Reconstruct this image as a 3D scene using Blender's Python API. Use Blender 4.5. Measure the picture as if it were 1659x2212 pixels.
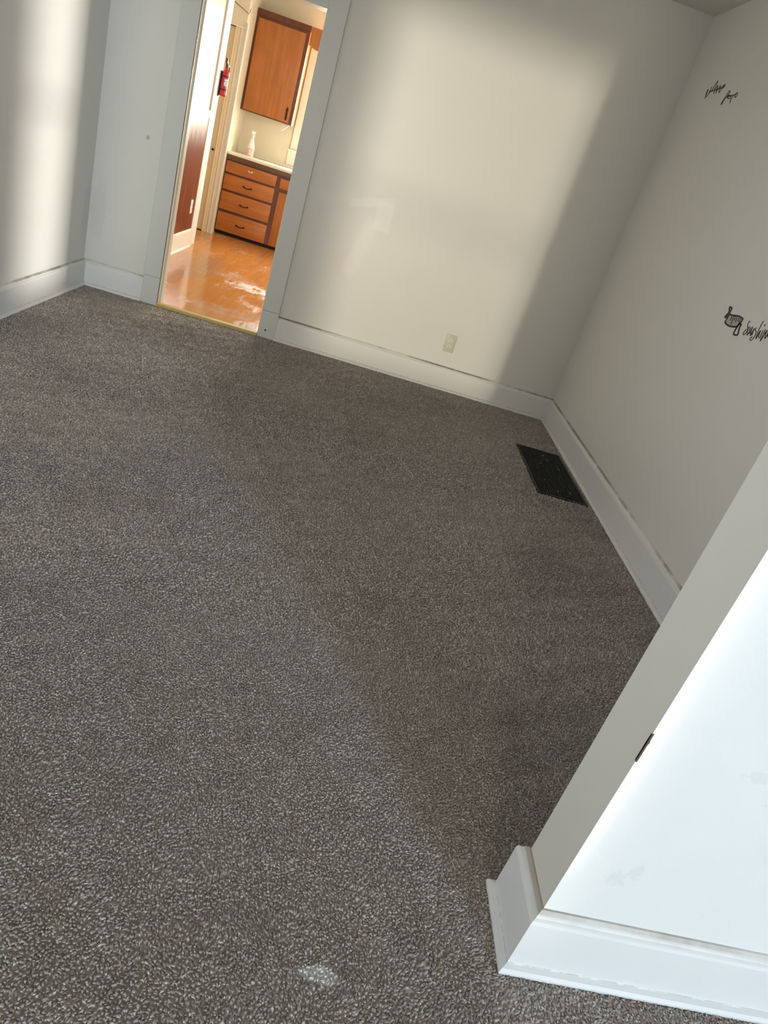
import bpy, bmesh, math, random
import numpy as np
from mathutils import Vector, Matrix
random.seed(7)
for o in list(bpy.data.objects): bpy.data.objects.remove(o)
SC = bpy.context.scene
COL = SC.collection
PI = math.pi

# ------------------------------------------------------------------ camera
R = [[0.95785199, 0.00723005, 0.2871712], [0.26000093, -0.44688482, -0.85597516], [0.1221437, 0.89456228, -0.42992934]]
cd = bpy.data.cameras.new('camera'); cam = bpy.data.objects.new('camera', cd); COL.objects.link(cam)
cd.sensor_fit = 'VERTICAL'; cd.sensor_height = 36; cd.lens = 1523.57 * 36 / 2212; cd.clip_start = 0.02
M = Matrix(((R[0][0], -R[1][0], -R[2][0], 1.550), (R[0][1], -R[1][1], -R[2][1], -5.115),
            (R[0][2], -R[1][2], -R[2][2], 1.365), (0, 0, 0, 1)))
cam.matrix_world = M
SC.camera = cam

# ------------------------------------------------------------------ world, daylight, exposure
SC.view_settings.view_transform = 'Standard'; SC.view_settings.look = 'None'
SC.view_settings.exposure = 0.17; SC.view_settings.gamma = 1.0
w = bpy.data.worlds.new('sky'); SC.world = w; w.use_nodes = True
bg = w.node_tree.nodes['Background']; bg.inputs[0].default_value = (0.72, 0.86, 1.0, 1); bg.inputs[1].default_value = 1.2

def area(name, loc, direction, sx, sy, power, col, spread=180):
    l = bpy.data.lights.new(name, 'AREA'); l.shape = 'RECTANGLE'; l.size = sx; l.size_y = sy
    l.energy = power; l.color = col; l.spread = math.radians(spread)
    o = bpy.data.objects.new(name, l); COL.objects.link(o); o.location = loc
    o.rotation_euler = Vector(direction).to_track_quat('-Z', 'Y').to_euler()
    return o
def sun(name, direction, power, col, angle):
    l = bpy.data.lights.new(name, 'SUN'); l.energy = power; l.color = col; l.angle = math.radians(angle)
    o = bpy.data.objects.new(name, l); COL.objects.link(o); o.location = (4, -9, 4)
    o.rotation_euler = Vector(direction).to_track_quat('-Z', 'Y').to_euler()
    return o
# daylight through the windows of the near room and of the kitchen, plus an added left fill
area('daylight_near_right_window', (6.25, -11.95, 1.85), (-1, 0.5, -0.18), 1.30, 1.7, 620, (0.62, 0.81, 1.0))
area('daylight_near_right_window_b', (6.25, -10.30, 1.60), (-1, 0.5, -0.15), 1.30, 1.9, 110, (0.66, 0.84, 1.0))
area('fill_light_left', (-0.46, -3.05, 0.98), (1, 0.05, 0.28), 1.05, 1.05, 9, (0.92, 0.96, 1.0), 100)  # added fill for the right wall, tilted up to spare the floor
area('daylight_rear_window', (0.9, -13.3, 1.50), (0.05, 1, -0.08), 1.9, 1.8, 280, (1.0, 0.93, 0.80))
area('daylight_kitchen_sink_window', (0.95, 4.86, 1.68), (0, -1, -0.1), 0.95, 1.05, 145, (1.0, 0.95, 0.86))
area('daylight_kitchen_side_window', (3.16, 2.2, 1.55), (-1, 0.05, -0.15), 1.3, 1.3, 52, (1.0, 0.94, 0.82))
sun('low_bright_haze', (-0.655, 1.0, -0.05), 5.2, (1.0, 0.99, 0.94), 1.2)
sun('rear_bright_haze', (0.12, 1.0, -0.025), 1.25, (1.0, 0.90, 0.72), 1.6)

# ------------------------------------------------------------------ helpers
class MB:
    def __init__(s): s.bm = bmesh.new()
    def box(s, x0, x1, y0, y1, z0, z1, bev=0.0, seg=2):
        b = bmesh.new(); bmesh.ops.create_cube(b, size=1)
        for v in b.verts: v.co = Vector(((x0+x1)/2 + v.co.x*(x1-x0), (y0+y1)/2 + v.co.y*(y1-y0), (z0+z1)/2 + v.co.z*(z1-z0)))
        if bev: bmesh.ops.bevel(b, geom=list(b.edges), offset=bev, segments=seg, affect='EDGES', profile=0.6)
        s.add(b); return s
    def add(s, b, mat=None):
        if mat is not None: bmesh.ops.transform(b, matrix=mat, verts=b.verts)
        me = bpy.data.meshes.new('t'); b.to_mesh(me); b.free(); s.bm.from_mesh(me); bpy.data.meshes.remove(me)
    def prism(s, poly, axis, a, b):
        """polygon in the two other axes (x,y,z order), extruded along axis from a to b"""
        n = len(poly)
        def mk(p, t):
            c = list(p); c.insert(axis, t); return s.bm.verts.new(c)
        A = [mk(p, a) for p in poly]; B = [mk(p, b) for p in poly]
        s.bm.faces.new(A); s.bm.faces.new(B[::-1])
        for i in range(n): s.bm.faces.new((A[i], B[i], B[(i+1) % n], A[(i+1) % n]))
        return s
    def lathe(s, prof, c, n=32, mat=None):
        b = bmesh.new(); rings = []
        for r, z in prof:
            if r < 1e-6: rings.append([b.verts.new((0, 0, z))])
            else: rings.append([b.verts.new((r*math.cos(2*PI*i/n), r*math.sin(2*PI*i/n), z)) for i in range(n)])
        for p, q in zip(rings, rings[1:]):
            for i in range(n):
                j = (i+1) % n
                if len(p) == 1 and len(q) > 1: b.faces.new((p[0], q[j], q[i]))
                elif len(q) == 1 and len(p) > 1: b.faces.new((p[i], p[j], q[0]))
                elif len(p) > 1: b.faces.new((p[i], p[j], q[j], q[i]))
        T = Matrix.Translation(c)
        if mat is not None: T = T @ mat
        s.add(b, T); return s
    def tube(s, pts, r, n=8):
        pts = [Vector(p) for p in pts]; b = bmesh.new(); rings = []
        for i, p in enumerate(pts):
            d = (pts[min(i+1, len(pts)-1)] - pts[max(i-1, 0)]).normalized()
            u = d.orthogonal().normalized() if i == 0 else (u - d*u.dot(d)).normalized()
            v = d.cross(u)
            rings.append([b.verts.new(p + r*(u*math.cos(2*PI*k/n) + v*math.sin(2*PI*k/n))) for k in range(n)])
        for p, q in zip(rings, rings[1:]):
            for k in range(n): b.faces.new((p[k], p[(k+1) % n], q[(k+1) % n], q[k]))
        b.faces.new(rings[0][::-1]); b.faces.new(rings[-1]); s.add(b); return s
    def sweep(s, prof, path, side=1):
        """profile (distance from wall, z) carried along a 2-D path with mitred corners"""
        P = [Vector(p) for p in path]; N = []
        seg = [(P[i+1]-P[i]).normalized() for i in range(len(P)-1)]
        nor = [Vector((-d.y, d.x))*side for d in seg]
        rings = []
        for i, p in enumerate(P):
            if i == 0: m = nor[0]
            elif i == len(P)-1: m = nor[-1]
            else:
                m = (nor[i-1]+nor[i]).normalized(); m = m / max(0.2, m.dot(nor[i]))
            rings.append([s.bm.verts.new((p.x+m.x*d, p.y+m.y*d, z)) for d, z in prof])
        n = len(prof)
        for a, b in zip(rings, rings[1:]):
            for k in range(n): s.bm.faces.new((a[k], a[(k+1) % n], b[(k+1) % n], b[k]))
        s.bm.faces.new(rings[0][::-1]); s.bm.faces.new(rings[-1]); return s
    def build(s, name, mat, parent=None, smooth=False):
        bmesh.ops.recalc_face_normals(s.bm, faces=s.bm.faces)
        me = bpy.data.meshes.new(name); s.bm.to_mesh(me); s.bm.free()
        o = bpy.data.objects.new(name, me); COL.objects.link(o); me.materials.append(mat)
        if smooth:
            for p in me.polygons: p.use_smooth = True
            try: me.set_sharp_from_angle(angle=math.radians(38))
            except Exception: pass
        if parent is not None:
            o.parent = parent; o.matrix_parent_inverse = parent.matrix_world.inverted()
        return o
def tag(o, label, cat, group=None, kind=None):
    o['label'] = label; o['category'] = cat
    if group: o['group'] = group
    if kind: o['kind'] = kind
    return o
def empty(name, loc, label, cat, group=None):
    o = bpy.data.objects.new(name, None); COL.objects.link(o); o.location = loc; o.empty_display_size = 0.1
    bpy.context.view_layer.update()
    return tag(o, label, cat, group)
def struct(o, label=None):
    o['kind'] = 'structure'
    if label: o['label'] = label
    return o

# ------------------------------------------------------------------ material helpers
class X:                                   # tiny expression wrapper for shader maths
    def __init__(s, t, sock): s.t = t; s.s = sock
    def _op(s, op, *a, clamp=False):
        n = s.t.nodes.new('ShaderNodeMath'); n.operation = op; n.use_clamp = clamp
        for i, v in enumerate((s,)+a):
            if isinstance(v, X): s.t.links.new(v.s, n.inputs[i])
            else: n.inputs[i].default_value = v
        return X(s.t, n.outputs[0])
    def __add__(s, o): return s._op('ADD', o)
    def __sub__(s, o): return s._op('SUBTRACT', o)
    def __mul__(s, o): return s._op('MULTIPLY', o)
    __radd__ = __add__; __rmul__ = __mul__
    def __rsub__(s, o): return s*-1 + o
    def abs(s): return s._op('ABSOLUTE')
    def max(s, o): return s._op('MAXIMUM', o)
    def min(s, o): return s._op('MINIMUM', o)
    def step(s, a, b):                     # 0 below a, 1 above b (a may exceed b)
        n = s.t.nodes.new('ShaderNodeMapRange'); n.interpolation_type = 'SMOOTHSTEP'
        s.t.links.new(s.s, n.inputs[0]); n.inputs[1].default_value = a; n.inputs[2].default_value = b
        if a > b:
            n.inputs[1].default_value = b; n.inputs[2].default_value = a
            n.inputs[3].default_value = 1; n.inputs[4].default_value = 0
        return X(s.t, n.outputs[0])
class Mat:
    def __init__(s, name, col=(0.8, 0.8, 0.8), rough=0.5, metal=0.0, spec=0.5):
        s.m = bpy.data.materials.new(name); s.m.use_nodes = True; s.t = s.m.node_tree
        s.b = s.t.nodes['Principled BSDF']; s.b.inputs['Base Color'].default_value = (*col, 1)
        s.b.inputs['Roughness'].default_value = rough; s.b.inputs['Metallic'].default_value = metal
        s.b.inputs['Specular IOR Level'].default_value = spec
        s.col = None; s.base = col
        tc = s.t.nodes.new('ShaderNodeTexCoord'); s.o = tc.outputs['Object']
        sp = s.t.nodes.new('ShaderNodeSeparateXYZ'); s.t.links.new(s.o, sp.inputs[0])
        s.x, s.y, s.z = (X(s.t, sp.outputs[i]) for i in range(3))
    def vec(s, x, y, z):
        n = s.t.nodes.new('ShaderNodeCombineXYZ')
        for i, v in enumerate((x, y, z)):
            if isinstance(v, X): s.t.links.new(v.s, n.inputs[i])
            else: n.inputs[i].default_value = v
        return n.outputs[0]
    def noise(s, scale=5, detail=3, rough=0.5, sc=(1, 1, 1), dist=0.0, off=0.0):
        n = s.t.nodes.new('ShaderNodeTexNoise'); n.inputs['Scale'].default_value = scale
        n.inputs['Detail'].default_value = detail; n.inputs['Roughness'].default_value = rough
        n.inputs['Distortion'].default_value = dist
        mp = s.t.nodes.new('ShaderNodeMapping'); mp.inputs['Scale'].default_value = sc; mp.inputs['Location'].default_value = (off, off*.7, off*1.3)
        s.t.links.new(s.o, mp.inputs[0]); s.t.links.new(mp.outputs[0], n.inputs['Vector'])
        return X(s.t, n.outputs[0])
    def voro(s, scale, feature='F1'):
        n = s.t.nodes.new('ShaderNodeTexVoronoi'); n.inputs['Scale'].default_value = scale; n.feature = feature
        s.t.links.new(s.o, n.inputs['Vector']); return n
    def mix(s, fac, col):                  # lay another colour over the base colour
        n = s.t.nodes.new('ShaderNodeMix'); n.data_type = 'RGBA'
        if isinstance(fac, X): s.t.links.new(fac.s, n.inputs[0])
        else: n.inputs[0].default_value = fac
        if s.col is None: n.inputs[6].default_value = (*s.base, 1)
        else: s.t.links.new(s.col, n.inputs[6])
        n.inputs[7].default_value = (*col, 1); s.col = n.outputs[2]
        s.t.links.new(s.col, s.b.inputs['Base Color']); return s
    def rough(s, x): s.t.links.new(x.s, s.b.inputs['Roughness']); return s
    def bump(s, h, strength=0.3, dist=0.002):
        n = s.t.nodes.new('ShaderNodeBump'); n.inputs['Strength'].default_value = strength; n.inputs['Distance'].default_value = dist
        s.t.links.new(h.s, n.inputs['Height'])
        prev = s.b.inputs['Normal'].links
        if prev: s.t.links.new(prev[0].from_socket, n.inputs['Normal'])
        s.t.links.new(n.outputs[0], s.b.inputs['Normal']); return s
    def blob(s, a, b, ca, cb, ra, rb, soft=0.35, wob=0.25, nscale=14):   # soft stain with a ragged rim
        n = s.noise(nscale, 4, 0.6)
        d = ((a-ca)*(1/ra))._op('POWER', 2.0) + ((b-cb)*(1/rb))._op('POWER', 2.0)
        return (d + (n-0.5)*(wob*4)).step(1+soft, 1-soft)
    def line(s, a, b, a0, b0, a1, b1, wd):  # thin line segment
        L = math.hypot(a1-a0, b1-b0); ux, uy = (a1-a0)/L, (b1-b0)/L
        t = (a-a0)*ux + (b-b0)*uy; q = ((a-a0)*(-uy) + (b-b0)*ux).abs()
        return q.step(wd, wd*0.3) * t.step(-0.01, 0.01) * t.step(L+0.01, L-0.01)

def paint(name, col, rough=0.45, bump=0.12, mott=0.10):
    m = Mat(name, col, rough)
    n = m.noise(3.0, 4, 0.6); m.mix(n.step(0.42, 0.75)*mott*3, tuple(c*0.93 for c in col))
    m.bump(m.noise(7, 3, 0.5), bump, 0.006).bump(m.noise(160, 2, 0.5), bump*0.6, 0.0008)
    return m
WALLC = (0.72, 0.70, 0.645)
# walls
m_wall = paint('wall_paint', WALLC)
m_left = paint('wall_paint_left', WALLC, bump=0.25)
m_left.mix(m_left.blob(m_left.y, m_left.z, -0.03, 0.45, 0.06, 0.22, wob=0.9, nscale=40)*0.15, (0.35, 0.34, 0.32))
m_back = paint('wall_paint_back', WALLC, rough=0.38)
P_ = m_back
def rag(m, a, b, a0, a1, b0, b1, soft=0.008, wob=0.03, ns=12):
    n = (m.noise(ns, 4, 0.6)-0.5)*wob*2; n2 = (m.noise(ns*1.3, 3, 0.5, off=4)-0.5)*wob*2
    return (a+n).step(a0-soft, a0+soft)*(a+n).step(a1+soft, a1-soft)*(b+n2).step(b0-soft, b0+soft)*(b+n2).step(b1+soft, b1-soft)
zt = P_.z - P_.x*0.27                  # the patch edges slope up to the right
P_.mix(rag(P_, P_.x+P_.z*0.05, P_.z, 1.36, 1.51, 0.56, 1.02, 0.04, 0.04)*0.30, (0.74, 0.64, 0.57))
P_.mix(rag(P_, P_.x-P_.z*0.22, P_.z, 1.29, 1.385, 0.60, 1.00, 0.03, 0.035)*0.32, (0.86, 0.83, 0.77))
P_.mix(rag(P_, P_.x, zt, 1.37, 1.655, 0.650, 0.705, 0.012, 0.02)*0.38, (0.86, 0.83, 0.74))
P_.mix(rag(P_, P_.x, P_.z, 1.555, 1.668, 0.93, 1.11, 0.012, 0.015)*0.40, (0.86, 0.83, 0.74))
P_.mix(rag(P_, P_.x, zt, 1.16, 1.40, 0.68, 0.76, 0.03, 0.02)*0.25, (0.80, 0.80, 0.77))
P_.mix(P_.blob(P_.x, P_.z, 0.02, 1.04, 0.012, 0.014, soft=0.5)*0.6, (0.3, 0.3, 0.3))
P_.mix(P_.blob(P_.x, P_.z, -0.24, 0.50, 0.05, 0.16, wob=0.9, nscale=40)*0.12, (0.40, 0.39, 0.37))
m_near = paint('wall_paint_near_lit', (0.83, 0.85, 0.86), bump=0.35)  # bluer, brighter copy of the wall paint; window light put into the colour
for (cx, cz, rx, rz) in ((2.46, 0.62, 0.03, 0.012), (2.55, 0.56, 0.04, 0.012), (2.60, 0.53, 0.03, 0.008), (2.50, 0.73, 0.02, 0.01), (2.33, 0.30, 0.02, 0.02), (2.36, 0.33, 0.012, 0.02)):
    m_near.mix(m_near.blob(m_near.x, m_near.z, cx, cz, rx, rz, wob=1.4, nscale=90)*0.10, (0.35, 0.36, 0.38))
m_end = paint('stub_end_paint', (0.74, 0.73, 0.69), bump=0.15)
m_ceil = paint('ceiling_paint', (0.66, 0.64, 0.58), 0.7)
# trim paint
def trim_mat(name, col, top=None, bot=True):
    m = Mat(name, col, 0.38)
    m.bump(m.noise(25, 3, 0.5, (0.3, 0.3, 1)), 0.12, 0.003)
    m.mix(m.noise(30, 4, 0.7).step(0.70, 0.80)*0.35, tuple(c*0.72 for c in col))
    if top is not None:
        n = m.noise(3.2, 5, 0.65, off=1.7)
        m.mix((m.z + (n-0.5)*0.006).step(top-0.004, top+0.001)*(n.step(0.36, 0.62)*0.75+0.12), (0.20, 0.155, 0.11))
    if bot:
        n = m.noise(40, 4, 0.7)
        m.mix((m.z+(n-0.5)*0.010).step(0.006, 0.001)*0.8, (0.12, 0.09, 0.06))
        m.mix(((m.z-0.0245).abs() + (n-0.5)*0.004).step(0.003, 0.0)*n.step(0.42, 0.6)*0.7, (0.14, 0.12, 0.10))
    return m
m_base = trim_mat('baseboard_paint', (0.74, 0.73, 0.70), 0.170)
m_basen = trim_mat('baseboard_paint_near_lit', (0.80, 0.82, 0.84), 0.171)  # trim paint copy with the same cool window light tinted in
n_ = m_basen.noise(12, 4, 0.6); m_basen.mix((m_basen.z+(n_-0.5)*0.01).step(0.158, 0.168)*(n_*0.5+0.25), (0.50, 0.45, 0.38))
m_case = trim_mat('casing_paint', (0.64, 0.645, 0.61), None, False)
m_jamb = trim_mat('jamb_paint', (0.80, 0.77, 0.66), None, False)
m_jamb.mix(m_jamb.noise(16, 5, 0.75, (1, 1, 0.5)).step(0.62, 0.72)*0.5, (0.45, 0.40, 0.30))
m_dark = Mat('dark_gap', (0.03, 0.025, 0.02), 0.9)

# carpet
def carpet_marks(c):
    n2 = c.noise(38, 3, 0.6, off=3); n3 = c.noise(2.2, 4, 0.6, off=8); n5 = c.noise(9, 4, 0.6, off=2)
    c.mix(n2.step(0.54, 0.70)*0.22, (0.20, 0.165, 0.138))
    c.mix(n5.step(0.52, 0.68)*0.16, (0.22, 0.18, 0.15))
    c.mix(n3.step(0.50, 0.70)*0.28, (0.25, 0.205, 0.17))
    c.mix(c.blob(c.x, c.y, 1.822, -4.312, 0.040, 0.017, wob=0.7, nscale=38)*0.8, (0.95, 0.93, 0.92))
    c.mix(c.blob(c.x, c.y, 0.15, -0.35, 0.45, 0.30, wob=0.3, nscale=6, soft=0.6)*0.35, (0.42, 0.33, 0.23))
    c.mix(c.line(c.x, c.y, 2.50, -1.55, 2.48, -2.75, 0.016)*0.40, (0.6, 0.55, 0.5))
    c.mix(c.line(c.x, c.y, 1.55, -0.9, 1.15, -1.15, 0.012)*0.3, (0.6, 0.55, 0.5))
    c.b.inputs['Sheen Weight'].default_value = 0.3; c.b.inputs['Sheen Roughness'].default_value = 0.5
    c.b.inputs['Sheen Tint'].default_value = (0.85, 0.82, 0.8, 1)
m_carpet = Mat('carpet_backing', (0.44, 0.38, 0.335), 0.95, spec=0.1)
carpet_marks(m_carpet); m_carpet.bump(m_carpet.noise(120, 3, 0.6), 0.8, 0.006)
m_pile = Mat('carpet_pile', (0.47, 0.408, 0.365), 0.8, spec=0.3)
at = m_pile.t.nodes.new('ShaderNodeAttribute'); at.attribute_name = 'yarn'; yarn = X(m_pile.t, at.outputs['Fac'])
m_pile.mix(yarn.step(0.62, 1.0)*0.75, (0.76, 0.71, 0.67)).mix(yarn.step(0.35, 0.0)*0.6, (0.25, 0.21, 0.18))
carpet_marks(m_pile)

# kitchen floor boards
m_kf = Mat('kitchen_boards', (0.62, 0.26, 0.065), 0.22)
k = m_kf
br = k.t.nodes.new('ShaderNodeTexBrick'); br.inputs['Scale'].default_value = 1.0
br.inputs['Brick Width'].default_value = 1.4; br.inputs['Row Height'].default_value = 0.062; br.inputs['Mortar Size'].default_value = 0.0016
br.inputs['Color1'].default_value = (0.2, 0.2, 0.2, 1); br.inputs['Color2'].default_value = (0.8, 0.8, 0.8, 1); br.inputs['Mortar'].default_value = (0, 0, 0, 1)
k.t.links.new(k.vec(k.y, k.x, 0.0), br.inputs['Vector'])
plank = X(k.t, br.outputs['Color']); seam = X(k.t, br.outputs['Fac'])
grain = k.noise(38, 5, 0.65, (1, 0.06, 1))
k.mix(plank.step(0.3, 0.8)*0.3, (0.48, 0.18, 0.04)).mix(grain.step(0.45, 0.7)*0.45, (0.72, 0.36, 0.12))
wear = k.noise(3.2, 5, 0.65, (1.0, 0.55, 1), 0.6)
k.mix(wear.step(0.52, 0.68)*0.5, (0.50, 0.36, 0.25))
nb = k.noise(16, 5, 0.7, (1, 0.5, 1), off=2)
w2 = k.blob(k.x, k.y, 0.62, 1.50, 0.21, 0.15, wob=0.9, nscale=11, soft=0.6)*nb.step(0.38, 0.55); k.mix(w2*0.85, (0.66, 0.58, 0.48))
w5 = k.blob(k.x, k.y, 0.36, 1.72, 0.22, 0.10, wob=0.9, nscale=11, soft=0.7)*nb.step(0.42, 0.6); k.mix(w5*0.7, (0.58, 0.47, 0.36))
w3 = k.blob(k.x, k.y, 0.02, 1.75, 0.26, 0.75, wob=0.6, nscale=7, soft=0.7); k.mix(w3*0.6, (0.40, 0.26, 0.17))
w4 = k.blob(k.x, k.y, 0.60, 0.45, 0.30, 0.12, wob=0.9, nscale=9, soft=0.7)*nb.step(0.40, 0.6); k.mix(w4*0.6, (0.66, 0.50, 0.42))
glint = k.blob(k.x, k.y, 0.90, 0.13, 0.15, 0.20, wob=0.35, nscale=12)*k.noise(50, 4, 0.7, (1, 0.16, 1), off=7).step(0.42, 0.52); k.mix(glint*0.9, (0.86, 0.84, 0.90))  # bright highlight by the threshold, painted into the boards as pale streaks
scr = k.noise(120, 4, 0.7, (1, 0.05, 1)); k.mix(scr.step(0.62, 0.72)*0.45, (0.70, 0.50, 0.38))
k.mix(seam*0.35, (0.16, 0.06, 0.02))
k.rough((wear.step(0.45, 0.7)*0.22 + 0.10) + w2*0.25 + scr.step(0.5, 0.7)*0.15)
k.bump(grain, 0.25, 0.002).bump(k.noise(9, 3, 0.5, (1, 0.4, 1)), 0.25, 0.006)

m_cream = paint('kitchen_cream_wall', (0.80, 0.74, 0.56), 0.4, 0.1)
m_cream.mix(m_cream.noise(6, 5, 0.7, (1, 1, 0.4)).step(0.60, 0.75)*0.3, (0.86, 0.80, 0.62))
m_tan = paint('kitchen_tan_door', (0.82, 0.68, 0.46), 0.45)
m_ctrim = trim_mat('kitchen_cream_trim', (0.82, 0.78, 0.68), None, False)
m_white = trim_mat('kitchen_white_trim', (0.86, 0.85, 0.82), None, False)
m_wains = Mat('wainscot_brown', (0.16, 0.045, 0.022), 0.30)
g = m_wains.noise(22, 5, 0.7, (1, 1, 0.12)); m_wains.mix(g.step(0.56, 0.70)*0.6, (0.42, 0.25, 0.20))
m_wains.mix((m_wains.z+(g-0.5)*0.5).step(1.0, 1.12)*0.55, (0.46, 0.36, 0.33))  # paler top: window reflection painted into the colour
m_cap = Mat('wainscot_cap', (0.26, 0.19, 0.18), 0.35); g = m_cap.noise(30, 4, 0.7); m_cap.mix(g.step(0.5, 0.6)*0.5, (0.62, 0.58, 0.58))
def wood(name, a, b_, rough=0.35, sc=(1, 1, 0.08), scale=26):
    m = Mat(name, a, rough); g = m.noise(scale, 5, 0.65, sc, 0.3); m.mix(g.step(0.38, 0.66)*0.75, b_)
    m.mix(m.noise(5, 3, 0.5).step(0.45, 0.7)*0.25, tuple(c*0.75 for c in a)); m.bump(g, 0.1, 0.001); return m
m_front = wood('cabinet_front_wood', (0.36, 0.115, 0.018), (0.47, 0.165, 0.030))
m_drawer = wood('drawer_front_wood', (0.40, 0.125, 0.018), (0.52, 0.185, 0.032), sc=(0.08, 1, 1))
m_frame = wood('cabinet_frame_wood', (0.10, 0.024, 0.007), (0.17, 0.045, 0.012))
m_edge = wood('worktop_edge_wood', (0.10, 0.045, 0.015), (0.19, 0.10, 0.035), sc=(0.08, 1, 1))
m_top = Mat('worktop_laminate', (0.82, 0.76, 0.60), 0.25)
m_iron = Mat('black_iron', (0.03, 0.018, 0.012), 0.45, 0.6)
m_chrome = Mat('worn_chrome', (0.75, 0.70, 0.65), 0.2, 1.0)
m_black = Mat('vent_black', (0.012, 0.012, 0.012), 0.45, 0.3); m_black.mix(m_black.noise(60, 4, 0.7).step(0.66, 0.74)*0.4, (0.12, 0.11, 0.10))
m_pit_shade = Mat('vent_pit_shade', (0.004, 0.004, 0.004), 0.9)
m_almond = Mat('almond_plastic', (0.56, 0.53, 0.40), 0.4); m_almond2 = Mat('almond_socket', (0.72, 0.69, 0.60), 0.4)
m_whitep = Mat('white_plastic', (0.85, 0.85, 0.82), 0.35)
m_slot = Mat('slot_black', (0.02, 0.02, 0.02), 0.6)
m_red = Mat('extinguisher_red', (0.52, 0.012, 0.015), 0.25); m_blk = Mat('black_rubber', (0.015, 0.018, 0.02), 0.5)
m_vinyl = Mat('decal_black', (0.012, 0.011, 0.010), 0.55); m_grey = Mat('decal_grey', (0.42, 0.41, 0.36), 0.6)
m_thresh = wood('threshold_raw_wood', (0.62, 0.45, 0.13), (0.72, 0.56, 0.22), 0.6, (0.1, 1, 1)); 
m_bottle = Mat('frosted_white_plastic', (0.86, 0.84, 0.80), 0.3); m_lab = Mat('bottle_label', (0.80, 0.55, 0.50), 0.5)
m_lab.mix(m_lab.noise(70, 2, 0.5).step(0.5, 0.56), (0.86, 0.80, 0.76)).mix(m_lab.noise(110, 2, 0.5, off=3).step(0.56, 0.62)*0.7, (0.45, 0.10, 0.10))
m_glass = bpy.data.materials.new('window_glass'); m_glass.use_nodes = True
t = m_glass.node_tree; t.nodes.clear(); o_ = t.nodes.new('ShaderNodeOutputMaterial'); a_ = t.nodes.new('ShaderNodeBsdfTransparent'); g_ = t.nodes.new('ShaderNodeBsdfGlossy')
mx = t.nodes.new('ShaderNodeMixShader'); mx.inputs[0].default_value = 0.06; g_.inputs['Roughness'].default_value = 0.02
t.links.new(a_.outputs[0], mx.inputs[1]); t.links.new(g_.outputs[0], mx.inputs[2]); t.links.new(mx.outputs[0], o_.inputs[0])
class MM:                                  # unwrap
    pass
def mt(m): return m.m if isinstance(m, Mat) else m
_b = MB.build
def _build(s, name, mat, parent=None, smooth=False): return _b(s, name, mt(mat), parent, smooth)
MB.build = _build

# ------------------------------------------------------------------ setting: carpeted room
XL, XR, H = -0.298, 3.196, 2.66
SX = 2.231
struct(MB().box(-3.1, 6.2, -13.1, 0.012, -0.06, 0.0).build('floor', m_carpet), 'worn brown carpet with a grey sheen, small white smudge near the wall end')
struct(MB().box(-3.1, 6.2, -13.1, 4.75, H, H+0.08).build('ceiling', m_ceil))
def pile():
    rng = np.random.default_rng(5); P = []
    for y0, y1, xa_, sp in ((-4.9, -3.3, 0.2, 0.0057), (-3.3, -1.9, -0.28, 0.0078), (-1.9, 0.0, -0.28, 0.0105)):
        xs = np.arange(xa_, XR-0.02, sp); ys = np.arange(y0, y1, sp)
        g = np.stack(np.meshgrid(xs, ys), -1).reshape(-1, 2); g += rng.uniform(-.5, .5, g.shape)*sp
        P.append(np.c_[g, np.full(len(g), sp)])
    P = np.concatenate(P)
    x, y = P[:, 0], P[:, 1]
    keep = ~((x > 2.828) & (x < 3.146) & (y > -1.519) & (y < -0.744))            # the vent
    keep &= ~((x > SX-0.03) & (y > -4.245) & (y < -4.04))                            # the stub wall
    keep &= (y < -0.010) & (x > XL+0.03) & ~((y < 1) & (y > -0.024) & (x > 0.22) & (x < 0.98))
    keep &= ~((y < -3.9) & (x > 3.1))
    P = P[keep]; x, y, sp = P.T; n = len(P)
    lx = 0.5*np.sin(x*7+1.3*np.sin(y*5)) + 0.45*np.sin(x*31+y*23) + rng.normal(0, .75, n)   # brushed direction
    ly = 0.5*np.cos(y*6+1.1*np.sin(x*4)) + 0.45*np.cos(y*37-x*19) + rng.normal(0, .75, n)
    h = rng.uniform(.0038, .0070, n)*np.sqrt(sp/.0062); r = sp*rng.uniform(.50, .80, n)
    a = rng.uniform(0, 2*PI, n); V = np.zeros((n, 7, 3))
    for k in range(3):
        V[:, k] = np.c_[x+r*np.cos(a+k*2*PI/3), y+r*np.sin(a+k*2*PI/3), np.full(n, .0002)]
        V[:, 3+k] = np.c_[x+lx*.0022+r*.85*np.cos(a+.5+k*2*PI/3), y+ly*.0022+r*.85*np.sin(a+.5+k*2*PI/3), h*.62]
    V[:, 6] = np.c_[x+lx*.0052, y+ly*.0052, h]
    F = []
    for k in range(3):
        j = (k+1) % 3; F += [(k, j, 3+j), (k, 3+j, 3+k), (3+k, 3+j, 6)]
    F = np.array(F); F = (F[None]+7*np.arange(n)[:, None, None]).reshape(-1, 3)
    me = bpy.data.meshes.new('carpet_pile'); me.vertices.add(n*7); me.vertices.foreach_set('co', V.astype(np.float32).ravel())
    me.loops.add(F.size); me.loops.foreach_set('vertex_index', F.astype(np.int32).ravel())
    me.polygons.add(len(F)); me.polygons.foreach_set('loop_start', np.arange(0, F.size, 3, dtype=np.int32)); me.polygons.foreach_set('loop_total', np.full(len(F), 3, np.int32))
    me.polygons.foreach_set('use_smooth', np.ones(len(F), bool))
    at = me.attributes.new('yarn', 'FLOAT', 'POINT'); at.data.foreach_set('value', np.repeat(rng.random(n), 7).astype(np.float32))
    me.update(calc_edges=True); me.materials.append(mt(m_pile))
    o = bpy.data.objects.new('carpet_pile', me); COL.objects.link(o)
    tag(o, 'short grey-brown tufted carpet pile covering the whole room floor', 'carpet', kind='stuff')
pile()
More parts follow.
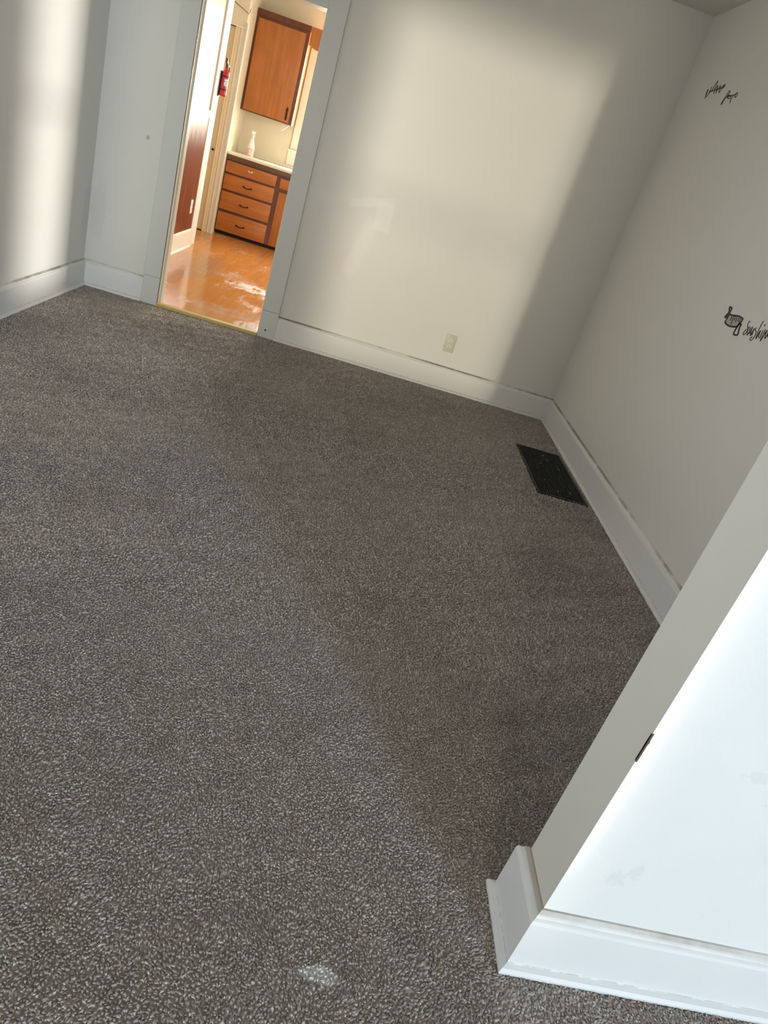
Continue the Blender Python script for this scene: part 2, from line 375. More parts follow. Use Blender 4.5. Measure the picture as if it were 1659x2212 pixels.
# back wall with the kitchen doorway (opening x 0.22..0.975, z 0..2.045)
DL, DR, DT = 0.220, 0.974, 2.047
b = MB().box(XL-0.1, DL, 0.02, 0.145, 0, H).box(DR, XR+0.1, 0.02, 0.145, 0, H).box(DL, DR, 0.02, 0.145, DT, H)
struct(b.build('wall_back', m_back), 'white painted wall with a plaster repair patch and the kitchen doorway')
struct(MB().box(XL-0.1, XL, -4.09, -3.6, 0, H).box(XL-0.1, XL, -2.5, 0.02, 0, H).box(XL-0.1, XL, -3.6, -2.5, 0, 0.45).box(XL-0.1, XL, -3.6, -2.5, 1.5, H).build('wall_left', m_left), 'white wall with a bright upright band of daylight')
struct(MB().box(XR, XR+0.1, -4.08, 0.02, 0, H).build('wall_right', m_wall), 'white wall carrying black decals above the floor vent')
# stub wall beside the camera and header over the wide opening
SX = 2.231
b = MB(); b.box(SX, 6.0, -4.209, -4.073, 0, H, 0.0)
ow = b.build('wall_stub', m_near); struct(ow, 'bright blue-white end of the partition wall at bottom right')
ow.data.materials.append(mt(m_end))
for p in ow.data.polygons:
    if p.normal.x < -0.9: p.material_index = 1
cz = MB(); cz.prism([(-4.2095, .592), (-4.2072, .600), (-4.2078, .618), (-4.206, .636), (-4.2078, .652), (-4.2095, .660)], 0, SX-0.0008, SX+.003)
cz.prism([(SX-.0008, .594), (SX+.003, .602), (SX+.0018, .625), (SX+.004, .640), (SX-.0008, .658)], 1, -4.2098, -4.206)
cz.build('paint_chip', Mat('bare_wood_chip', (0.07, 0.045, 0.035), 0.8), ow)
struct(MB().box(XL, SX, -4.209, -4.073, 2.46, H).build('wall_header', m_wall))
struct(MB().box(-3.0, XL, -4.209, -4.073, 0, H).build('wall_partition_left', m_wall))
# near room shell, windows in the right and rear wall
x0, x1, za, zb = 6.0, 6.12, 0.55, 2.60
b = MB(); b.box(x0, x1, -13.1, -12.6, 0, H).box(x0, x1, -11.3, -10.75, 0, H).box(x0, x1, -10.03, -4.209, 0, H)
for ya, yb in ((-12.6, -11.3), (-10.75, -10.03)): b.box(x0, x1, ya, yb, 0, za).box(x0, x1, ya, yb, zb, H)
struct(b.build('wall_near_right', m_wall))
b = MB(); xa, xb = -0.25, 1.20
b.box(-3.1, xa, -13.1, -13.0, 0, H).box(xb, 6.1, -13.1, -13.0, 0, H).box(xa, xb, -13.1, -13.0, 0, 0.3).box(xa, xb, -13.1, -13.0, 2.58, H)
struct(b.build('wall_near_rear', m_wall))
struct(MB().box(-3.1, -3.0, -13.1, -4.073, 0, H).build('wall_near_left', m_wall))
def window(name, axis, c, a0, a1, z0, z1, s):
    """sash window lying in the plane axis=c between a0..a1"""
    def bx(mb, p0, p1, d0, d1, q0, q1):
        if axis == 0: mb.box(c+min(d0, d1), c+max(d0, d1), p0, p1, q0, q1)
        else: mb.box(p0, p1, c+min(d0, d1), c+max(d0, d1), q0, q1)
    f = MB(); t_ = 0.035
    bx(f, a0, a0+t_, 0, .05, z0, z1); bx(f, a1-t_, a1, 0, .05, z0, z1); bx(f, a0+t_, a1-t_, 0, .05, z0, z0+t_); bx(f, a0+t_, a1-t_, 0, .05, z1-t_, z1)
    zm = (z0+z1)/2; bx(f, a0+t_, a1-t_, 0, .05, zm-.018, zm+.018)
    o = struct(f.build(name, m_white))
    for q0, q1 in ((z0+t_, zm-.018), (zm+.018, z1-t_)):
        gl = MB(); bx(gl, a0+t_, a1-t_, .022, .026, q0, q1); gl.build('pane', m_glass, o)
    return o
window('window_1', 0, 6.05, -12.6, -11.3, za, zb, 1)
window('window_5', 0, 6.05, -10.75, -10.03, za, zb, 1)
window('fill_window_left', 0, XL-0.07, -3.6, -2.5, 0.45, 1.5, 1)  # unseen window added for the left fill lamp
window('window_2', 1, -13.08, xa, xb, 0.3, 2.58, 1)

# baseboards
BB = [(0, 0), (0.036, 0), (0.036, 0.010), (0.032, 0.018), (0.022, 0.022), (0.021, 0.150), (0.0185, 0.158), (0.013, 0.162), (0.009, 0.170), (0.004, 0.177), (0, 0.178)]
struct(MB().sweep(BB, [(DR+0.109, 0.02), (XR, 0.02)], -1).build('baseboard_back', m_base))
struct(MB().sweep(BB, [(XL, 0.02), (DL-0.100, 0.02)], -1).build('baseboard_back_left', m_base))
struct(MB().sweep(BB, [(XL, -4.073), (XL, 0.02)], -1).build('baseboard_left', m_base))
struct(MB().sweep(BB, [(XR, 0.02), (XR, -4.073)], -1).build('baseboard_right', m_base))
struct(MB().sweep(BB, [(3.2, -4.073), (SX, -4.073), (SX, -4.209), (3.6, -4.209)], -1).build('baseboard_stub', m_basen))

# doorway: casing boards, plinth joints, jamb lining, threshold
def casing(name, x0, x1):
    b = MB(); b.box(x0, x1, -0.002, 0.02, 0.196, DT+0.11 if True else 0, 0.0018); b.box(x0, x1, -0.0035, 0.02, 0.002, 0.1945, 0.0018)
    return struct(b.build(name, m_case))
trl = casing('trim_1', DL-0.100, DL+0.013)
trr = casing('trim_2', DR-0.013, DR+0.109)
struct(MB().box(DL+0.013, DR-0.013, -0.002, 0.02, DT-0.013, DT+0.11, 0.0018).build('trim_3', m_case))
MB().lathe([(0.0, 0), (0.007, 0), (0.005, 0.0006), (0, 0.0006)], (1.012, -0.0037, 0.060), 12, Matrix.Rotation(PI/2, 4, 'X')).build('nail_hole', m_dark, trr)
b = MB().box(DL, DL+0.016, 0.004, 0.165, 0, DT, 0.001).box(DL+0.016, DL+0.026, 0.06, 0.10, 0, DT-0.02, 0.001)
oj = struct(b.build('trim_4', m_jamb), 'chipped cream door jamb, left side of the kitchen doorway')
MB().box(DL+.0131, DL+.0166, 0.0015, 0.0042, 0.02, DT-.02).build('caulk_gap', m_dark, oj)
MB().box(DL+.016, DL+.030, 0.128, 0.146, 0.135, 0.150, .004).build('door_bumper', m_whitep, oj, True)
struct(MB().box(DR-0.016, DR, 0.004, 0.165, 0, DT, 0.001).build('trim_5', m_jamb))
struct(MB().box(DL+0.016, DR-0.016, 0.004, 0.165, DT-0.016, DT, 0.001).build('trim_6', m_jamb))
th = MB().box(DL+0.014, DR-0.016, -0.012, 0.040, 0, 0.024, 0.004).build('threshold_strip', m_thresh)
tag(th, 'raw yellow wood threshold strip between carpet and kitchen floor', 'threshold')

# ------------------------------------------------------------------ setting: kitchen
KX, KY, KR = -0.22, 4.62, 3.0
struct(MB().box(-1.4, KR+0.1, 0.012, KY+0.1, -0.06, 0.0).build('floor_kitchen', m_kf), 'glossy orange wood kitchen floor with pale worn patches and a painted highlight by the threshold')
m_cream2 = paint('kitchen_cream_wall_left_dimmed', (0.47, 0.41, 0.30), 0.4, 0.1)  # kitchen cream darkened in colour to hold back the strong window light
b = MB().box(KX-0.1, KX, 0.145, 2.60, 0, H)
struct(b.build('wall_kitchen_left', m_cream2), 'cream kitchen wall above brown wainscot')
# end of that wall: white casing strip around its far edge
e = MB().box(KX-0.115, KX+0.016, 2.60, 2.70, 0.0, H, 0.003)
struct(e.build('trim_7', m_ctrim))
struct(MB().box(KX-0.115, KX+0.004, 2.70, 2.875, 0.0, H, 0.004).build('trim_8', m_white), 'bright white door edge at the end of the kitchen wall')
struct(MB().box(KX, KX+0.010, 0.165, 2.60, 0.185, 1.215).build('trim_9', m_wains), 'dark red-brown wainscot boards with pale scuffs and a painted window sheen towards the top')
struct(MB().box(KX, KX+0.022, 0.165, 2.60, 1.215, 1.275, 0.003).build('trim_10', m_cap), 'pale scuffed cap rail of the wainscot')
struct(MB().sweep([(0, 0), (0.03, 0), (0.03, 0.012), (0.018, 0.018), (0.018, 0.165), (0.01, 0.182), (0, 0.186)], [(KX, 0.165), (KX, 2.60)], -1).build('baseboard_kitchen_left', m_ctrim))
# closet front with a tan door and ridged casing, then its side wall
struct(MB().box(-1.5, -1.4, 2.5, 4.1, 0, H).box(-1.4, -0.37, 3.99, 4.1, 0, H).box(-1.4, KX-0.115, 2.50, 2.60, 0, H).build('wall_passage', m_cream))
struct(MB().box(-1.4, -1.05, 3.86, 3.98, 0, H).box(-1.05, -0.37, 3.86, 3.98, 2.115, H).box(-0.37, -0.27, 3.86, 4.74, 0, H).build('wall_closet', m_cream))
d = struct(MB().box(-1.05, -0.37, 3.885, 3.925, 0.01, 2.105, 0.002).build('door_1', m_tan), 'tan closet door behind the red fire extinguisher')
MB().box(-0.385, -0.375, 3.874, 3.886, 0.01, 2.10, 0.002).box(-0.95, -0.47, 3.878, 3.886, 1.15, 1.95, 0.003).box(-0.95, -0.47, 3.878, 3.886, 0.2, 1.0, 0.003).build('door_panel', m_tan, d)
MB().lathe([(0, 0), (.012, 0), (.012, .004), (.004, .006), (.004, .02), (.011, .026), (.011, .034), (0, .038)], (-0.405, 3.885, 0.89), 14, Matrix.Rotation(PI/2, 4, 'X')).build('door_knob', m_iron, d, True)
c_ = MB().box(-0.372, -0.352, 3.844, 3.86, 0, 2.11, 0.003).box(-0.351, -0.312, 3.850, 3.86, 0, 2.11, 0.003)
struct(c_.build('trim_12', m_tan))
c_ = MB()
for i, (u0, u1, dd) in enumerate(((-0.311, -0.299, .020), (-0.298, -0.278, .013), (-0.277, -0.264, .021), (-0.263, -0.246, .027))):
    c_.box(u0, u1, 3.86-dd, 3.86, 0, 2.11+0.02*i, 0.003)
c_.box(-1.1, -0.25, 3.843, 3.86, 2.11, 2.125, 0.002)
struct(c_.build('trim_11', m_ctrim), 'ridged cream casing beside the kitchen cabinets')
cord = MB().tube([(-0.45, 3.835, 2.325), (-0.40, 3.833, 2.304), (-0.33, 3.833, 2.276), (-0.262, 3.833, 2.248), (-0.256, 3.833, 2.262), (-0.254, 3.833, 2.285), (-0.250, 3.835, 2.300)], 0.0028, 6).build('wire_hook', m_iron, None, True)
tag(cord, 'thin dark wire hooked across the cream wall above the tan closet door', 'wire')
# back wall with the sink window
W0, W1, WZ0, WZ1 = 0.47, 1.45, 1.14, 2.20
b = MB().box(-0.27, W0, KY, KY+0.12, 0, H).box(W1, KR+0.1, KY, KY+0.12, 0, H).box(W0, W1, KY, KY+0.12, 0, WZ0).box(W0, W1, KY, KY+0.12, WZ1, H)
struct(b.build('wall_kitchen_back', m_cream), 'pale cream kitchen wall between worktop and wall cabinet')
b = MB().box(KR, KR+0.1, 0.145, 1.5, 0, H).box(KR, KR+0.1, 2.9, KY, 0, H).box(KR, KR+0.1, 1.5, 2.9, 0, 0.9).box(KR, KR+0.1, 1.5, 2.9, 2.2, H)
struct(b.build('wall_kitchen_right', m_cream))
wk = window('window_3', 1, KY+0.03, W0, W1, WZ0, WZ1, 1)
wk['label'] = 'kitchen window with cream casing beside the wall cabinet'
MB().box(0.345, 0.475, KY-0.022, KY, 1.128, 2.30, 0.003).box(W1-.005, W1+.12, KY-0.022, KY, 1.128, 2.30, 0.003).box(0.475, W1-.005, KY-.022, KY, 2.195, 2.30, 0.003).build('window_frame', m_ctrim, wk)
MB().box(0.465, 0.475, KY-0.03, KY+0.04, 1.14, 2.2, 0.002).build('sash_stop', m_white, wk)
MB().box(0.318, W1+.14, KY-0.055, KY, 1.095, 1.127, 0.006).build('window_sill', m_ctrim, wk)
MB().box(0.325, W1+.12, KY-0.014, KY, 0.95, 1.094, 0.003).build('apron', m_ctrim, wk)
window('window_4', 0, KR+0.03, 1.5, 2.9, 0.9, 2.2, 1)

# ------------------------------------------------------------------ kitchen cabinets
def handle(name, c, wd, parent, mat=m_iron):
    x, y, z = c; b = MB()
    for s in (-1, 1):
        b.lathe([(0, 0), (0.011, 0), (0.010, 0.003), (0.004, 0.005), (0.0038, 0.02), (0, 0.021)], (x+s*wd/2, y, z), 10, Matrix.Rotation(PI/2, 4, 'X'))
        b.prism([(x+s*wd/2, z-.012), (x+s*(wd/2+.018), z), (x+s*wd/2, z+.012)], 1, y-.003, y)
    pts = [(x-wd/2, y-.018, z), (x-wd/4, y-.026, z-.006), (x, y-.028, z-.008), (x+wd/4, y-.026, z-.006), (x+wd/2, y-.018, z)]
    b.tube(pts, 0.0055, 8); return b.build(name, mat, parent, True)
FY = 4.045
bc = empty('base_cabinet', (0.9, 4.3, 0), 'orange-brown kitchen base cabinet with a column of four drawers', 'cabinet')
f = MB().box(-0.268, 2.2, FY, KY-.002, 0.04, 0.862).box(-0.262, 2.2, FY+0.06, KY-.02, 0.0, 0.04)
f.build('carcass', m_frame, bc)
MB().box(-0.265, 2.2, FY+0.045, FY+0.06, 0.0, 0.04).build('toe_kick', m_dark, bc)
DZ = [(0.700, 0.822), (0.512, 0.678), (0.287, 0.488), (0.045, 0.258)]
for i, (z0, z1) in enumerate(DZ):
    d = MB().box(-0.258, 0.340, FY-0.018, FY, z0, z1, 0.004, 3).build('drawer', m_drawer, bc, True)
    handle('handle', (0.028, FY-0.018, (z0+z1)/2 - (0.0 if i else -0.01)), 0.085 if i else 0.03, d, m_iron if i else m_chrome)
d = MB().box(0.385, 0.90, FY-0.018, FY, 0.700, 0.812, 0.004, 3).build('drawer', m_drawer, bc, True)
for xa_, xb_ in ((0.395, 0.90), (0.93, 1.44), (1.47, 1.98)):
    d = MB().box(xa_, xb_, FY-0.018, FY, 0.045, 0.660, 0.004, 3).build('door', m_front, bc, True)
    handle('handle', (xb_-0.09, FY-0.018, 0.60), 0.07, d)
wt = MB().box(-0.269, 2.25, 4.012, KY, 0.888, 0.918, 0.006, 3).build('worktop', m_top, None, True)
tag(wt, 'long cream laminate worktop with a dark wood edge, white spray bottle standing on it', 'countertop')
MB().box(-0.269, 2.25, 4.020, 4.044, 0.838, 0.889, 0.002).build('edge_band', m_edge, wt)
MB().box(-0.269, 2.25, 4.045, KY, 0.8625, 0.888).build('substrate', m_edge, wt)
MB().box(-0.269, 2.25, KY-.016, KY, 0.918, 0.948, 0.004).build('backsplash_strip', m_top, wt)

UY = 4.30
uc = empty('wall_cabinet', (0.03, 4.45, 1.375), 'orange wood wall cabinet with one plain door hanging above the worktop', 'cabinet')
MB().box(-0.269, 0.335, UY, KY, 1.372, 2.372, 0.002).build('carcass', m_frame, uc)
MB().box(0.335, 0.339, UY+.002, KY, 1.372, 2.372).build('side_panel', m_front, uc)
d = MB().box(-0.240, 0.300, UY-0.018, UY, 1.385, 2.300, 0.005, 3).build('door', m_front, uc, True)
hb = MB(); px, pz = 0.262, 1.475
hb.prism([(px-.006, pz-.07), (px+.006, pz-.07), (px+.014, pz-.04), (px+.008, pz-.02), (px+.013, pz), (px+.008, pz+.02), (px+.014, pz+.04), (px, pz+.08), (px-.014, pz+.04), (px-.008, pz+.02), (px-.013, pz), (px-.008, pz-.02), (px-.014, pz-.04)], 1, UY-.021, UY-.018)
hb.tube([(px, UY-.02, pz-.04), (px, UY-.038, pz-.02), (px, UY-.038, pz+.02), (px, UY-.02, pz+.04)], .005)
hb.build('handle', m_iron, d, True)
MB().box(-0.269, 0.345, UY-0.012, UY, 2.325, 2.385, 0.004).build('cornice', m_frame, uc)
MB().tube([(0.30, 4.36, 1.371), (0.292, 4.352, 1.352), (0.232, 4.34, 1.29)], 0.006, 8).build('hanging_rod', m_whitep, uc, True)
poly = [(0.347, 2.385), (0.347, 2.205)]
for i in range(0, 41):
    u = i/40; poly.append((0.355+u*1.14, 2.205 - 0.030*abs(math.sin(u*PI*5))))
poly += [(1.50, 2.205), (1.50, 2.385)]
va = MB().prism(poly, 1, UY, UY+0.02).build('scalloped_valance', m_front)
tag(va, 'brown wood valance board with scalloped lower edge over the kitchen window', 'valance')
uc2 = empty('wall_cabinet', (1.8, 4.45, 1.375), 'plain wood wall cabinet on the far side of the kitchen window, behind the wall', 'cabinet')
MB().box(1.502, 2.2, UY, KY, 1.372, 2.372, 0.002).build('carcass', m_frame, uc2)
MB().box(1.53, 2.17, UY-0.018, UY, 1.385, 2.30, 0.005, 3).build('door', m_front, uc2)

# spray bottle on the worktop
sb = empty('spray_bottle', (-0.075, 4.36, 0.918), 'white plastic spray bottle with a red and pink label on the worktop', 'bottle')
MB().lathe([(0, .001), (.040, .001), (.043, .006), (.043, .085), (.041, .110), (.028, .150), (.017, .190), (.014, .205), (.0135, .212), (0, .212)], (-0.075, 4.36, 0.918), 28).build('body', m_bottle, sb, True)
MB().lathe([(.0436, .012), (.0437, .012), (.0437, .088), (.0436, .088)], (-0.075, 4.36, 0.918), 28).build('label', m_lab, sb, True)
MB().lathe([(0, .212), (.0155, .212), (.0155, .232), (.010, .238), (0, .238)], (-0.075, 4.36, 0.918), 20).build('collar', m_bottle, sb, True)
h_ = MB(); h_.prism([(-.088, 1.155), (-.060, 1.155), (-.058, 1.170), (-.050, 1.178), (-.052, 1.190), (-.092, 1.192), (-.098, 1.178)], 1, 4.35, 4.37)
h_.prism([(-.062, 1.165), (-.056, 1.168), (-.048, 1.128), (-.053, 1.126)], 1, 4.356, 4.364)
h_.build('trigger_head', m_whitep, sb)

# fire extinguisher strapped to the white edge
EX, EY, EZ = -0.172, 2.82, 1.425
fe = empty('fire_extinguisher', (EX, EY, EZ), 'small red fire extinguisher strapped to the white edge beside the tan door', 'fire extinguisher')
MB().lathe([(0, 0), (.028, 0), (.033, .006), (.034, .02), (.034, .185), (.031, .205), (.023, .222), (.015, .232), (.013, .240), (0, .240)], (EX, EY, EZ), 28).build('cylinder', m_red, fe, True)
vh = MB().lathe([(0, .238), (.013, .238), (.013, .262), (.009, .268), (0, .268)], (EX, EY, EZ), 16)
vh.box(EX-.010, EX+.010, EY-.012, EY+.012, EZ+.255, EZ+.278, .003); vh.build('valve', m_blk, fe, True)
hh = MB(); hh.prism([(EY-.006, EZ+.270), (EY-.010, EZ+.280), (EY-.055, EZ+.300), (EY-.060, EZ+.294), (EY-.02, EZ+.272)], 0, EX-.008, EX+.008)
hh.prism([(EY+.01, EZ+.278), (EY-.01, EZ+.290), (EY-.062, EZ+.322), (EY-.066, EZ+.316), (EY-.012, EZ+.282)], 0, EX-.008, EX+.008)
hh.build('lever_handle', m_blk, fe)
MB().lathe([(0, 0), (.010, 0), (.010, .008), (0, .008)], (EX+.010, EY-.002, EZ+.262), 14, Matrix.Rotation(PI/2, 4, 'Y')).build('gauge', m_chrome, fe)
for zz in (0.052, 0.165):
    s_ = MB().lathe([(.0345, zz), (.0362, zz), (.0362, zz+.012), (.0345, zz+.012)], (EX, EY, EZ), 28); s_.build('strap', m_blk, fe, True)
MB().box(KX+0.0045, KX+0.016, EY-.022, EY+.022, EZ-.01, EZ+.21, .002).build('wall_bracket', m_blk, fe)
b = bmesh.new(); lb = MB(); n = 10
for zz0, zz1 in ((0.09, 0.150),):
    for i in range(n):
        a0 = math.radians(-85+i*8); a1 = math.radians(-85+(i+1)*8); r = .0346
        v = [lb.bm.verts.new((EX+r*math.cos(a), EY+r*math.sin(a), EZ+z)) for a, z in ((a0, zz0), (a1, zz0), (a1, zz1), (a0, zz1))]
        lb.bm.faces.new(v)
m_el = Mat('extinguisher_label', (0.75, 0.75, 0.75), 0.4); m_el.mix(m_el.noise(90, 2, 0.5).step(0.5, 0.55)*0.7, (0.15, 0.16, 0.25))
lb.build('label', m_el, fe)
MB().tube([(EX+.008, EY+.012, EZ+.262), (EX+.018, EY+.035, EZ+.25), (EX+.018, EY+.040, EZ+.20), (EX+.012, EY+.040, EZ+.10)], .006).build('hose', m_blk, fe, True)

# ------------------------------------------------------------------ outlets
def outlet(loc, normal, wd, ht, plate, sock, label):
    """duplex outlet; built facing -y then turned"""
    o = empty('wall_outlet', loc, label, 'outlet')
    T = Matrix.Translation(loc) @ (Matrix.Rotation(PI/2, 4, 'Z') if normal == 'x' else Matrix.Identity(4))
    def fin(mb, name, mat, par):
        bmesh.ops.transform(mb.bm, matrix=T, verts=mb.bm.verts); return mb.build(name, mat, par, True)
    p = fin(MB().box(-wd/2, wd/2, -.006, 0, -ht/2, ht/2, .0025, 3), 'cover_plate', plate, o)
    for s in (-1, 1):
        q = MB(); pts = []
        for i in range(24):
            a = 2*PI*i/24; pts.append((.0165*math.cos(a), max(-.0125, min(.0125, .0175*math.sin(a)))+s*.0195))
        q.prism(pts, 1, -.0085, -.005); r = fin(q, 'receptacle', sock, p)
        sl = MB(); sl.box(-.0075, -.0052, -.0088, -.0084, s*.0195-.002, s*.0195+.007).box(.0052, .0075, -.0088, -.0084, s*.0195-.002, s*.0195+.006)
        sl.lathe([(0, 0), (.0028, 0), (.0028, .0003), (0, .0003)], (0, -.0085, s*.0195-.007), 10, Matrix.Rotation(PI/2, 4, 'X'))
        fin(sl, 'slots', m_slot, r)
    sc = MB().lathe([(0, 0), (.0032, 0), (.0025, .0012), (0, .0014)], (0, -.006, 0), 12, Matrix.Rotation(PI/2, 4, 'X')); fin(sc, 'screw', sock, p)
    return o
outlet((2.3165, 0.02, 0.3475), 'y', 0.079, 0.126, m_almond, m_almond2, 'almond duplex outlet plate low on the white back wall')
outlet((KX+0.010, 2.455, 0.405), 'x', 0.072, 0.128, m_whitep, m_whitep, 'white outlet plate on the brown kitchen wainscot')

# ------------------------------------------------------------------ floor vent
V0, V1, U0, U1 = 2.832, 3.142, -1.515, -0.748
fv = empty('floor_vent', ((V0+V1)/2, (U0+U1)/2, 0), 'black metal floor vent grille set in the carpet beside the right wall', 'vent')
b = MB(); fz = 0.006; t_ = 0.018
b.box(V0, V0+t_, U0, U1, 0, fz, .0015).box(V1-t_, V1, U0, U1, 0, fz, .0015).box(V0+t_, V1-t_, U0, U0+t_, 0, fz, .0015).box(V0+t_, V1-t_, U1-t_, U1, 0, fz, .0015)
b.build('frame', m_black, fv)
MB().box(V0+.01, V1-.01, U0+.01, U1-.01, 0.0003, 0.0010).build('pit_shade', m_pit_shade, fv)  # flat near-black sheet painted as the shade below the grille
g = MB(); n = 20
for i in range(1, n):
    x = V0+t_ + (V1-V0-2*t_)*i/n; g.box(x-.0022, x+.0022, U0+t_, U1-t_, 0.001, 0.0052)
for i in range(1, 16):
    y = U0+t_ + (U1-U0-2*t_)*i/16; g.box(V0+t_, V1-t_, y-.003, y+.003, 0.001, 0.0042)
g.build('grille', m_black, fv)
m_lint = Mat('pale_lint', (0.45, 0.43, 0.38), 0.9)
l = MB()
for (x, y, L, a) in ((2.99, -.86, .03, .4), (3.02, -.93, .018, 2.0), (2.95, -1.02, .015, 1), (3.07, -1.05, .02, 1.8), (2.92, -1.28, .012, .3), (3.06, -1.40, .014, 2.4), (2.97, -1.43, .016, .8)):
    l.tube([(x, y, .0068), (x+L*.5*math.cos(a), y+L*.5*math.sin(a), .009), (x+L*math.cos(a+.4), y+L*math.sin(a+.4), .0068)], .0015, 6)
tag(l.build('lint', m_lint, None, True), 'pale lint flecks caught on the black floor vent', 'lint', kind='stuff')

# ------------------------------------------------------------------ wall decals on the right wall (coordinates are y, z on the wall)
def ribbon(mb, pts, wd, t0=0.0004):
    """flat vinyl stroke of width wd standing 1 mm proud of the right wall"""
    P = [Vector(p) for p in pts]
    # smooth
    Q = []
    for i in range(len(P)-1):
        p0, p1, p2, p3 = P[max(i-1, 0)], P[i], P[i+1], P[min(i+2, len(P)-1)]
        for k in range(5):
            u = k/5; Q.append(0.5*((2*p1)+(p2-p0)*u+(2*p0-5*p1+4*p2-p3)*u*u+(3*p1-p0-3*p2+p3)*u**3))
    Q.append(P[-1]); L = []; Rr = []
    for i, q in enumerate(Q):
        d = (Q[min(i+1, len(Q)-1)]-Q[max(i-1, 0)])
        d = d.normalized() if d.length > 1e-9 else Vector((1, 0))
        nn = Vector((-d.y, d.x)); w_ = wd*0.5*(0.75+0.35*abs(d.y))
        L.append(q+nn*w_); Rr.append(q-nn*w_)
    bm = mb.bm; xa, xb = XR-0.0012, XR
    A = [[bm.verts.new((x, p.x, p.y)) for p in S] for S in (L, Rr) for x in (xa, xb)]   # L front, L back, R front, R back
    for i in range(len(Q)-1):
        bm.faces.new((A[0][i], A[0][i+1], A[2][i+1], A[2][i])); bm.faces.new((A[0][i], A[1][i], A[1][i+1], A[0][i+1])); bm.faces.new((A[2][i], A[2][i+1], A[3][i+1], A[3][i]))
DECALS = {}
DECALS['a'] = ('lettering_decal', 'faint black script decal high on the right wall, the upper left of the two scribbles', 'decal', 0.006, [[(-0.4078, 2.1855), (-0.406, 2.2102), (-0.4018, 2.2336), (-0.3907, 2.2229), (-0.412, 2.1953), (-0.4371, 2.2107), (-0.435, 2.2452), (-0.4392, 2.222), (-0.4408, 2.2076)], [(-0.4554, 2.2151), (-0.4692, 2.2423), (-0.4819, 2.2638), (-0.4931, 2.267), (-0.4946, 2.2402), (-0.4857, 2.2156)], [(-0.5089, 2.2025), (-0.5093, 2.2278), (-0.5206, 2.2436), (-0.5322, 2.2148), (-0.5385, 2.2031)], [(-0.5405, 2.2141), (-0.5526, 2.2354), (-0.5636, 2.2387), (-0.5733, 2.2116), (-0.5845, 2.2052), (-0.5914, 2.2212), (-0.6022, 2.2368), (-0.6252, 2.2417)], [(-0.4257, 2.2202), (-0.4849, 2.2227), (-0.5425, 2.2251), (-0.5968, 2.229), (-0.6186, 2.2381), (-0.619, 2.2286), (-0.5999, 2.2233)]], None)
DECALS['b'] = ('lettering_decal', 'faint black script decal high on the right wall, the lower right of the two scribbles', 'decal', 0.006, [[(-0.6838, 2.1361), (-0.6889, 2.1564), (-0.7, 2.1773), (-0.7152, 2.2005), (-0.7317, 2.1952), (-0.7196, 2.1786), (-0.701, 2.1583), (-0.6938, 2.1369)], [(-0.7188, 2.1733), (-0.739, 2.1799), (-0.7774, 2.1704), (-0.7593, 2.1623), (-0.726, 2.1701)], [(-0.7302, 2.1725), (-0.7724, 2.1748), (-0.8101, 2.1773), (-0.8366, 2.1832), (-0.8434, 2.1656), (-0.8269, 2.1655), (-0.821, 2.1765)], [(-0.7925, 2.1574), (-0.798, 2.1703), (-0.8024, 2.1752)], [(-0.799, 2.1369), (-0.7914, 2.1494), (-0.7891, 2.1603)]], None)
DECALS['c'] = ('banner_decal', 'black outlined banner emblem with striped middle on the right wall', 'decal', 0.01, [[(-1.8625, 1.1749), (-1.8658, 1.1911), (-1.8637, 1.21), (-1.8616, 1.225), (-1.8615, 1.2346), (-1.8373, 1.2367), (-1.8492, 1.2226), (-1.8529, 1.2137), (-1.8406, 1.1937), (-1.8497, 1.1897), (-1.8548, 1.2044)], [(-1.8655, 1.2084), (-1.9042, 1.2105), (-1.9479, 1.2165), (-1.9916, 1.2142), (-1.9945, 1.2027), (-1.9881, 1.1957), (-1.9862, 1.1774)], [(-1.8571, 1.1737), (-1.8805, 1.167), (-1.914, 1.1646), (-1.9552, 1.1697), (-1.9862, 1.1774)], [(-2.0081, 1.1925), (-2.0051, 1.1844), (-2.0054, 1.1751), (-2.0125, 1.1616), (-2.0179, 1.1478), (-1.9949, 1.1425), (-1.9814, 1.1451), (-1.981, 1.1583), (-1.9821, 1.1737), (-1.985, 1.1876), (-2.0072, 1.1933)]], [(-1.8607, 1.1764), (-1.8673, 1.2069), (-1.906, 1.2089), (-1.9488, 1.2158), (-1.9908, 1.2131), (-1.9914, 1.1964), (-1.9871, 1.1767), (-1.9535, 1.1712), (-1.9122, 1.1661)])
DECALS['c2'] = ('stripes', '', '', 0.006, [[(-1.9112, 1.2081), (-1.9187, 1.1867), (-1.9225, 1.1722)], [(-1.9268, 1.2094), (-1.9323, 1.1934)], [(-1.9438, 1.211), (-1.9496, 1.1894)], [(-1.9625, 1.211), (-1.9629, 1.196)], [(-1.8974, 1.2053), (-1.9013, 1.1869)], [(-1.9759, 1.21), (-1.9781, 1.1936)]], None)
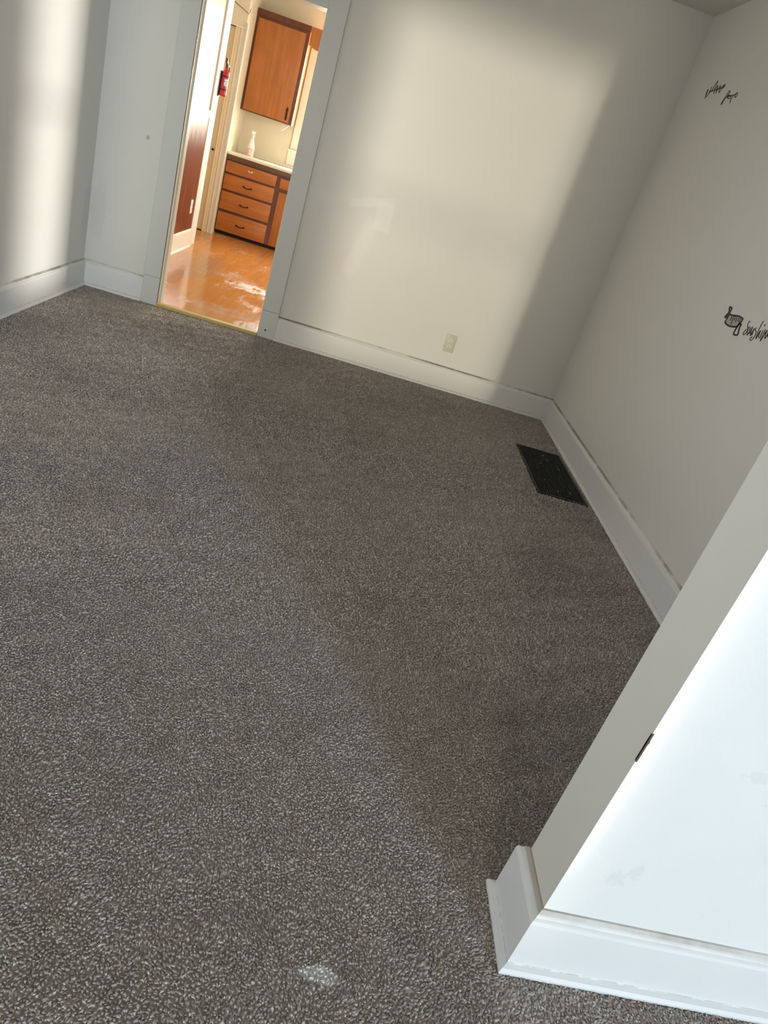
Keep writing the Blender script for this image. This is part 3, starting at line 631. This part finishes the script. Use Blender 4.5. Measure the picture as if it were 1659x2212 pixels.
DECALS['d'] = ('lettering_decal', 'black script decal reading Sunshine beside the banner emblem', 'decal', 0.0042, [[(-2.0653, 1.2158), (-2.0557, 1.2156), (-2.0546, 1.2044), (-2.0647, 1.1918), (-2.0778, 1.1837), (-2.0751, 1.172), (-2.0678, 1.1592), (-2.0564, 1.1622), (-2.059, 1.1758), (-2.0699, 1.1838)], [(-2.074, 1.1975), (-2.078, 1.18), (-2.0929, 1.1632), (-2.0955, 1.1748), (-2.0866, 1.1966), (-2.097, 1.177), (-2.1035, 1.1711)], [(-2.1081, 1.1722), (-2.1026, 1.1892), (-2.1005, 1.2015), (-2.1076, 1.183), (-2.1208, 1.166), (-2.1183, 1.1855), (-2.1192, 1.1984), (-2.1248, 1.1797), (-2.1298, 1.1717)], [(-2.1342, 1.2053), (-2.1285, 1.1968), (-2.1457, 1.188), (-2.1527, 1.1716), (-2.1459, 1.1573), (-2.1386, 1.1501), (-2.1276, 1.1548), (-2.1376, 1.1681)], [(-2.1565, 1.2386), (-2.1559, 1.2225), (-2.1571, 1.2014), (-2.1628, 1.1793), (-2.1711, 1.1651), (-2.1699, 1.1864), (-2.172, 1.2011), (-2.1776, 1.1827), (-2.1841, 1.1735)], [(-2.1807, 1.2297), (-2.1827, 1.2213)], [(-2.188, 1.2065), (-2.1904, 1.1911), (-2.1942, 1.1777), (-2.1886, 1.1728)], [(-2.2023, 1.2132), (-2.2033, 1.1958), (-2.206, 1.1769), (-2.2082, 1.1649), (-2.2142, 1.1859), (-2.2131, 1.2033), (-2.2183, 1.2115), (-2.2208, 1.1962), (-2.2304, 1.1809), (-2.2341, 1.1905), (-2.2317, 1.2058)], [(-2.2367, 1.1946), (-2.2414, 1.2097), (-2.2366, 1.2174), (-2.2327, 1.2113), (-2.238, 1.1967), (-2.2527, 1.1896), (-2.2606, 1.1984), (-2.2624, 1.2128)]], None)
decal_objs = {}
for k_, (nm, lab, cat, wd, strokes, fill) in DECALS.items():
    mb = MB()
    for s in strokes: ribbon(mb, s, wd)
    o = mb.build(nm, m_vinyl, decal_objs['c'] if k_ == 'c2' else None)
    if k_ == 'c2': continue
    decal_objs[k_] = tag(o, lab, cat)
    if fill:
        f = MB(); f.prism(fill, 0, XR-.0006, XR); f.build('backing', m_grey, o)
